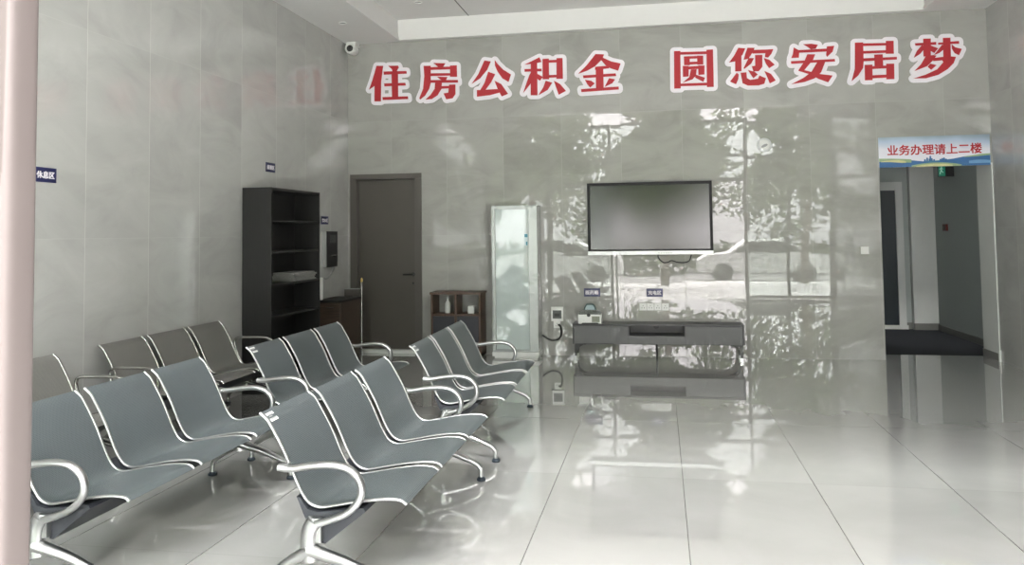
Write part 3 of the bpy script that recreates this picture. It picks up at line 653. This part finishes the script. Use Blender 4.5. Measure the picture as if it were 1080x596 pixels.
b = BM(); lathe(b, [(.034,0),(.036,.01),(.036,.12),(.02,.15),(.013,.155),(.013,.185)], (0,0,0), 'Z', 18); obj('body', b, M_jamb, t, smooth=.7)
b = BM(); lathe(b, [(.016,.185),(.016,.205)], (0,0,0), 'Z', 14); obj('cap', b, M_paint, t, smooth=.7)
b = BM(); box(b, -.038,.038,-.03,.03,0,.085); box(b, -.034,.034,-.026,.026,.085,.095)
tag(obj('carton', b, M_white, bevel=.003), 'small white carton in the right upper compartment of the brown wooden cabinet', 'carton').location = (-2.385, 10.08, .5485)

# ------------------------------------------------------------------ dark bookshelf on the left wall
x0, x1, y0, y1, zt = XL+.012, -3.80, 7.477, 8.648, 2.045
t = thing('bookshelf', 'tall dark walnut open bookshelf standing against the left wall', 'bookshelf', (x0, y0, 0))
D, Ln = x1-x0, y1-y0
for a in (0, Ln-.022):
    b = BM(); box(b, 0, D, a, a+.022, 0, zt); obj('side_panel', b, M_dwood, t, bevel=.0015)
b = BM(); box(b, 0, D-.004, .022, Ln-.022, zt-.025, zt); obj('top_panel', b, M_dshelf, t)
b = BM(); box(b, 0, .01, .022, Ln-.022, .06, zt-.025); obj('back_panel', b, M_dwood, t)
b = BM(); box(b, .02, D-.02, .022, Ln-.022, 0, .07); obj('plinth', b, M_dwood, t)
for z in (.07, .41, .745, 1.065, 1.395, 1.712):
    b = BM(); box(b, .01, D-.008, .022, Ln-.022, z-.011, z+.011); obj('shelf', b, M_dshelf, t, bevel=.001)
random.seed(3)
z = 1.077
for i in range(5):                                     # folded newspapers lying on the middle shelf
    h = .014+.006*random.random(); dx = random.uniform(-.03, .0); dy = random.uniform(-.03, .03); yl, yr = 8.06+dy, 8.58+random.uniform(-.03, .03)
    b = BM(); n = 8; rows = []
    for j in range(n+1):
        y = yl+(yr-yl)*j/n; wob = random.uniform(-.006, .006); sag = .002*random.random()
        rows.append([b.verts.new(p) for p in ((-4.06+dx, y, z+.0006), (-3.815+dx*.4+wob, y, z+.0006), (-3.818+dx*.4+wob, y, z+h-sag), (-4.06+dx, y, z+h))])
    for r, q in zip(rows, rows[1:]):
        for j in range(4): b.faces.new((r[j], r[(j+1)%4], q[(j+1)%4], q[j]))
    b.faces.new(rows[0][::-1]); b.faces.new(rows[-1])
    tag(obj('newspaper', b, M_paper), 'folded grey newspaper in the pile on the middle shelf of the dark bookshelf', 'newspaper', 'newspapers on the bookshelf')
    z += h+.0008

# ------------------------------------------------------------------ corner past the bookshelf
t = thing('wall_dispenser', 'slim black wall unit with a grey side panel, on the left wall behind the bookshelf', 'dispenser', (XL, 9.45, 1.165))
b = BM(); box(b, 0, .052, .0, .008, 0, .445); box(b, 0, .05, .008, .30, 0, .012); obj('side_panel', b, M_acm, t, label='grey side panel')
b = BM(); box(b, .002, .058, .008, .34, .0, .445); bd = obj('body', b, M_black, t, bevel=.004)
b = BM(); box(b, .058, .061, .10, .28, .30, .40); obj('display', b, M_dgrey, bd)
b = BM(); lathe(b, [(.012,0),(.012,.05),(.008,.052)], (.058,.20,.14), 'X', 12); obj('spout', b, M_chrome_d, bd, smooth=.7)
b = BM(); tube(b, smooth_path([(-4.09,9.74,1.17),(-4.08,9.70,1.12),(-4.08,9.60,1.06),(-4.085,9.50,1.02),(-4.09,9.44,1.03)],6), .007, seg=8)
tag(obj('water_hose', b, M_acm, smooth=2), 'thin pale hose hanging below the black wall unit', 'hose')
b = BM(); lathe(b, [(.024,0),(.026,.004),(.026,.262),(.022,.27)], (0,0,0), 'Z', 18)
tag(obj('cup_tube', b, M_white, smooth=.7), 'slim white upright tube on the dark low cabinet in the corner', 'tube').location = (-4.075, 9.30, .7785)
t = thing('side_cabinet', 'low dark brown cabinet in the left back corner, in front of the door edge', 'cabinet', (XL+.004, 9.22, 0))
b = BM(); box(b, .004, .33, 0, .64, .06, .75); obj('body', b, M_cwood, t, bevel=.002)
b = BM(); box(b, .0, .345, -.012, .655, .75, .778); obj('worktop', b, M_dshelf, t, bevel=.002)
b = BM(); box(b, .02, .31, .02, .62, 0, .06); obj('plinth', b, M_black, t)
b = BM(); box(b, .003, .055, -.014, 0, .06, .75); obj('end_panel', b, M_slate, t, label='slate blue end strip')
for z0, z1 in ((.09,.40),(.42,.73)):
    b = BM(); box(b, .07, .318, -.010, .002, z0, z1); d_ = obj('drawer', b, M_cwood, t, bevel=.002)
    b = BM(); box(b, .15, .25, -.020, -.009, z1-.04, z1-.03); obj('handle', b, M_chrome_d, d_)
t = thing('side_panel_board', 'narrow dark grey upright board between the low brown cabinet and the door', 'board', (-3.86, 9.90, 0))
b = BM(); box(b, -.155, .055, 0, .03, 0, .865); obj('board', b, M_frame, t)
b = BM(); box(b, -.157, .057, -.002, .032, .865, .875); obj('edge_strip', b, M_acm, t, label='pale top edge')
t = thing('upright_pole', 'thin pale pole with a brass tip leaning upright against the grey brown door', 'pole', (-3.79, 9.92, 0))
b = BM(); tube(b, [(0,0,0),(.0,0,.96)], .010, seg=10); obj('shaft', b, M_chrome_d, t, smooth=.9)
b = BM(); lathe(b, [(.012,.955),(.016,.965),(.016,.99),(.006,1.01)], (0,0,0), 'Z', 12); obj('tip', b, mat('brass', (.55,.38,.12), .3, metal=.9), t, smooth=.7, label='brass tip')

# ------------------------------------------------------------------ corridor fittings
t = thing('exit_sign', 'green lit exit sign hanging in the dim corridor, just under the banner', 'exit sign', (4.03, 12.45, 2.375))
b = BM(); box(b, -.105, .105, 0, .03, -.09, .09); obj('housing', b, M_black, t, bevel=.002)
b = BM(); box(b, -.10, -.01, -.003, .001, -.08, .08); fc = obj('lit_face', b, emit('exit_green', (.012,.20,.12), .10), t, label='green lit face')
b = BM()                                              # running figure
lathe(b, [(.011,-.002),(.011,0)], (-.060,-.003,.052), 'Y', 12)
for p in ([(-.064,.040),(-.050,.036),(-.056,-.004),(-.070,0)], [(-.070,.002),(-.058,-.002),(-.034,-.030),(-.042,-.036)], [(-.070,.004),(-.060,-.004),(-.076,-.055),(-.086,-.052)], [(-.062,.036),(-.054,.028),(-.030,.012),(-.034,.020)], [(-.064,.036),(-.060,.026),(-.086,.010),(-.088,.018)]): prism(b, p, -.005, -.003)
obj('running_figure', b, emit('exit_pale', (.35,.65,.52), .12), fc)
b = BM(); box(b, -.02, .02, .01, .02, .09, .38); obj('hanger', b, M_acm, t)
t = thing('emergency_lamp', 'small pale twin-head emergency lamp beside the green exit sign in the corridor', 'lamp', (4.15, 12.75, 2.42))
b = BM(); box(b, -.05, 0, -.12, .12, -.06, .06); obj('body', b, M_acm, t, bevel=.006)
for s in (-1, 1):
    b = BM(); lathe(b, [(.035,0),(.045,-.05),(.04,-.055)], (-.03, s*.06, .075), 'X', 16); obj('lamp_head', b, M_acm, t, smooth=.7)
t = thing('fire_alarm_button', 'small dark red alarm box on the right corridor wall', 'alarm', (4.15, 12.90, 1.56))
b = BM(); box(b, -.03, 0, -.075, .075, -.05, .05); obj('housing', b, mat('dark_red_plastic', (.10,.015,.012), .4), t, bevel=.004)
b = BM(); box(b, -.034, -.029, -.035, .035, -.028, .028); obj('button', b, M_black, t)

# ------------------------------------------------------------------ recessed ceiling spots (off)
for (x, y, z, lab) in ((-3.743, 9.197, ZC, 'small unlit recessed spot in the left ceiling soffit'), (-2.864, 9.444, ZR, 'small unlit recessed spot in the raised ceiling centre')):
    t = thing('ceiling_spot', lab, 'ceiling light', (x, y, z))
    b = BM(); lathe(b, [(.050,0),(.055,-.004),(.044,-.010),(.040,-.004)], (0,0,0), 'Z', 24); obj('trim_ring', b, M_white, t, smooth=.6)
    b = BM(); lathe(b, [(.040,-.0005),(.040,-.004),(.02,-.005)], (0,0,0), 'Z', 20); obj('lamp_glass', b, M_acm, t, smooth=.7)

# ------------------------------------------------------------------ the street outside, seen only as reflections in the polished walls
k = N('asphalt'); tc = k.add('ShaderNodeNewGeometry').outputs['Position']
k.set(Base_Color=k.ramp(k.noise(tc, 40, 4).outputs[0], [(.3, col(.10,.10,.10)), (.7, col(.17,.17,.165))]), Roughness=.85)
k2 = N('pavement'); tc = k2.add('ShaderNodeNewGeometry').outputs['Position']; br = k2.add('ShaderNodeTexBrick'); k2.put(br.inputs['Vector'], tc)
br.inputs['Scale'].default_value = 1.2; br.inputs['Color1'].default_value = col(.50,.50,.48); br.inputs['Color2'].default_value = col(.42,.42,.41); br.inputs['Mortar'].default_value = col(.3,.3,.3); br.inputs['Mortar Size'].default_value = .008
k2.set(Base_Color=br.outputs[0], Roughness=.8)
b = BM(); box(b, -40, 40, -6, YF-.02, -.25, -.02); struct('ground_pavement', b, k2.m)
b = BM(); box(b, -40, 40, -40, -6, -.40, -.17); struct('ground_road', b, k.m)
M_leaf = mat('tree_leaves', (.065,.098,.022), .6, var=.6, scale=1.5); M_bark = mat('tree_bark', (.10,.08,.06), .9, var=.3)
def crown_mesh(seed, n, blobs):
    rnd = random.Random(seed); b = BM()
    for i in range(n):
        cx, cy, cz, r = rnd.choice(blobs)
        d = Vector((rnd.gauss(0, 1), rnd.gauss(0, 1), rnd.gauss(0, 1))).normalized()*(r*rnd.random()**.4)
        p = Vector((cx, cy, cz))+d; a = Vector((rnd.gauss(0, 1), rnd.gauss(0, 1), rnd.gauss(0, 1))).normalized(); c = a.orthogonal().normalized(); s = rnd.uniform(.10, .2)
        b.faces.new([b.verts.new(p+a*s), b.verts.new(p+c*s*.55), b.verts.new(p-a*s), b.verts.new(p-c*s*.55)])
    return b
def tree(x, y, h, seed, label, n=8000):
    t = thing('street_tree', label, 'tree', (x, y, -.02 if y > -6 else -.17), group='street trees outside the glass front')
    b = BM(); tube(b, smooth_path([(0,0,0),(.05,.03,h*.25),(-.04,0,h*.5),(0,.05,h*.75)],4), .13, .13, seg=8, taper=lambda k: 1-.6*k)
    for a in range(4): tube(b, smooth_path([(0,0,h*.42),(math.cos(a*1.7)*h*.12,math.sin(a*1.7)*h*.12,h*.6),(math.cos(a*1.7)*h*.2,math.sin(a*1.7)*h*.2,h*.78)],3), .05, .05, seg=6, taper=lambda k: 1-.6*k)
    obj('trunk', b, M_bark, t, smooth=2)
    rnd = random.Random(seed)
    blobs = [(rnd.uniform(-1, 1)*h*.125, rnd.uniform(-1, 1)*h*.11, h*(.58+rnd.uniform(-.28, .3)), h*rnd.uniform(.08, .12)) for _ in range(20)]
    obj('crown', crown_mesh(seed, n, blobs), M_leaf, t)
for i, (x, y, h) in enumerate(((-8.4,-5,9.0),(-4.1,-5.2,9.4),(.1,-4.9,8.8),(4.3,-5.2,9.2),(8.7,-5.1,9.3))):
    tree(x, y, h, 11+i, ('first', 'second', 'third', 'fourth', 'fifth')[i] + ' leafy street tree from the left by the pavement, seen only in reflection')
rb = random.Random(44)
b = crown_mesh(92, 20000, [(rb.uniform(-22, 22), -18+rb.uniform(-1.5, 1.5), rb.uniform(1.3, 7.7), rb.uniform(.8, 1.3)) for _ in range(150)])
o = tag(obj('foliage_belt', b, M_leaf), 'dense belt of trees across the road, seen only in reflection', 'foliage'); o['kind'] = 'stuff'
random.seed(5)
b = crown_mesh(91, 5200, [(x*.9, -14.6, .45, .75) for x in range(-14, 15)]); tag(obj('hedge', b, M_leaf), 'low clipped hedge across the road, seen only in reflection', 'hedge')
def car(x, y, label):
    t = thing('parked_car', label, 'car', (x, y, -.17), group='parked cars across the road')
    b = BM(); prism(b, [(-2.15,.35),(-2.2,.75),(-1.9,.92),(-1.15,.98),(-.55,1.42),(.75,1.45),(1.5,1.02),(2.05,.95),(2.2,.7),(2.18,.35)], -.85, .85); obj('body', b, M_white, t, bevel=.06, smooth=.7)
    b = BM(); prism(b, [(-1.0,1.0),(-.48,1.36),(.68,1.38),(1.3,1.02)], -.862, .862); obj('side_windows', b, M_black, t)
    for sx in (-1.35, 1.35):
        for sy in (-.80, .80):
            w_ = BM(); lathe(w_, [(.32,-.1),(.33,-.08),(.33,.08),(.32,.1)], (sx, sy, .33), 'Y', 20); obj('wheel', w_, M_black, t, smooth=.7)
car(-3.6, -8.2, 'white parked car outside, left of the glass doors, seen only in reflection'); car(3.4, -8.4, 'white parked car outside, right of the glass doors, seen only in reflection')
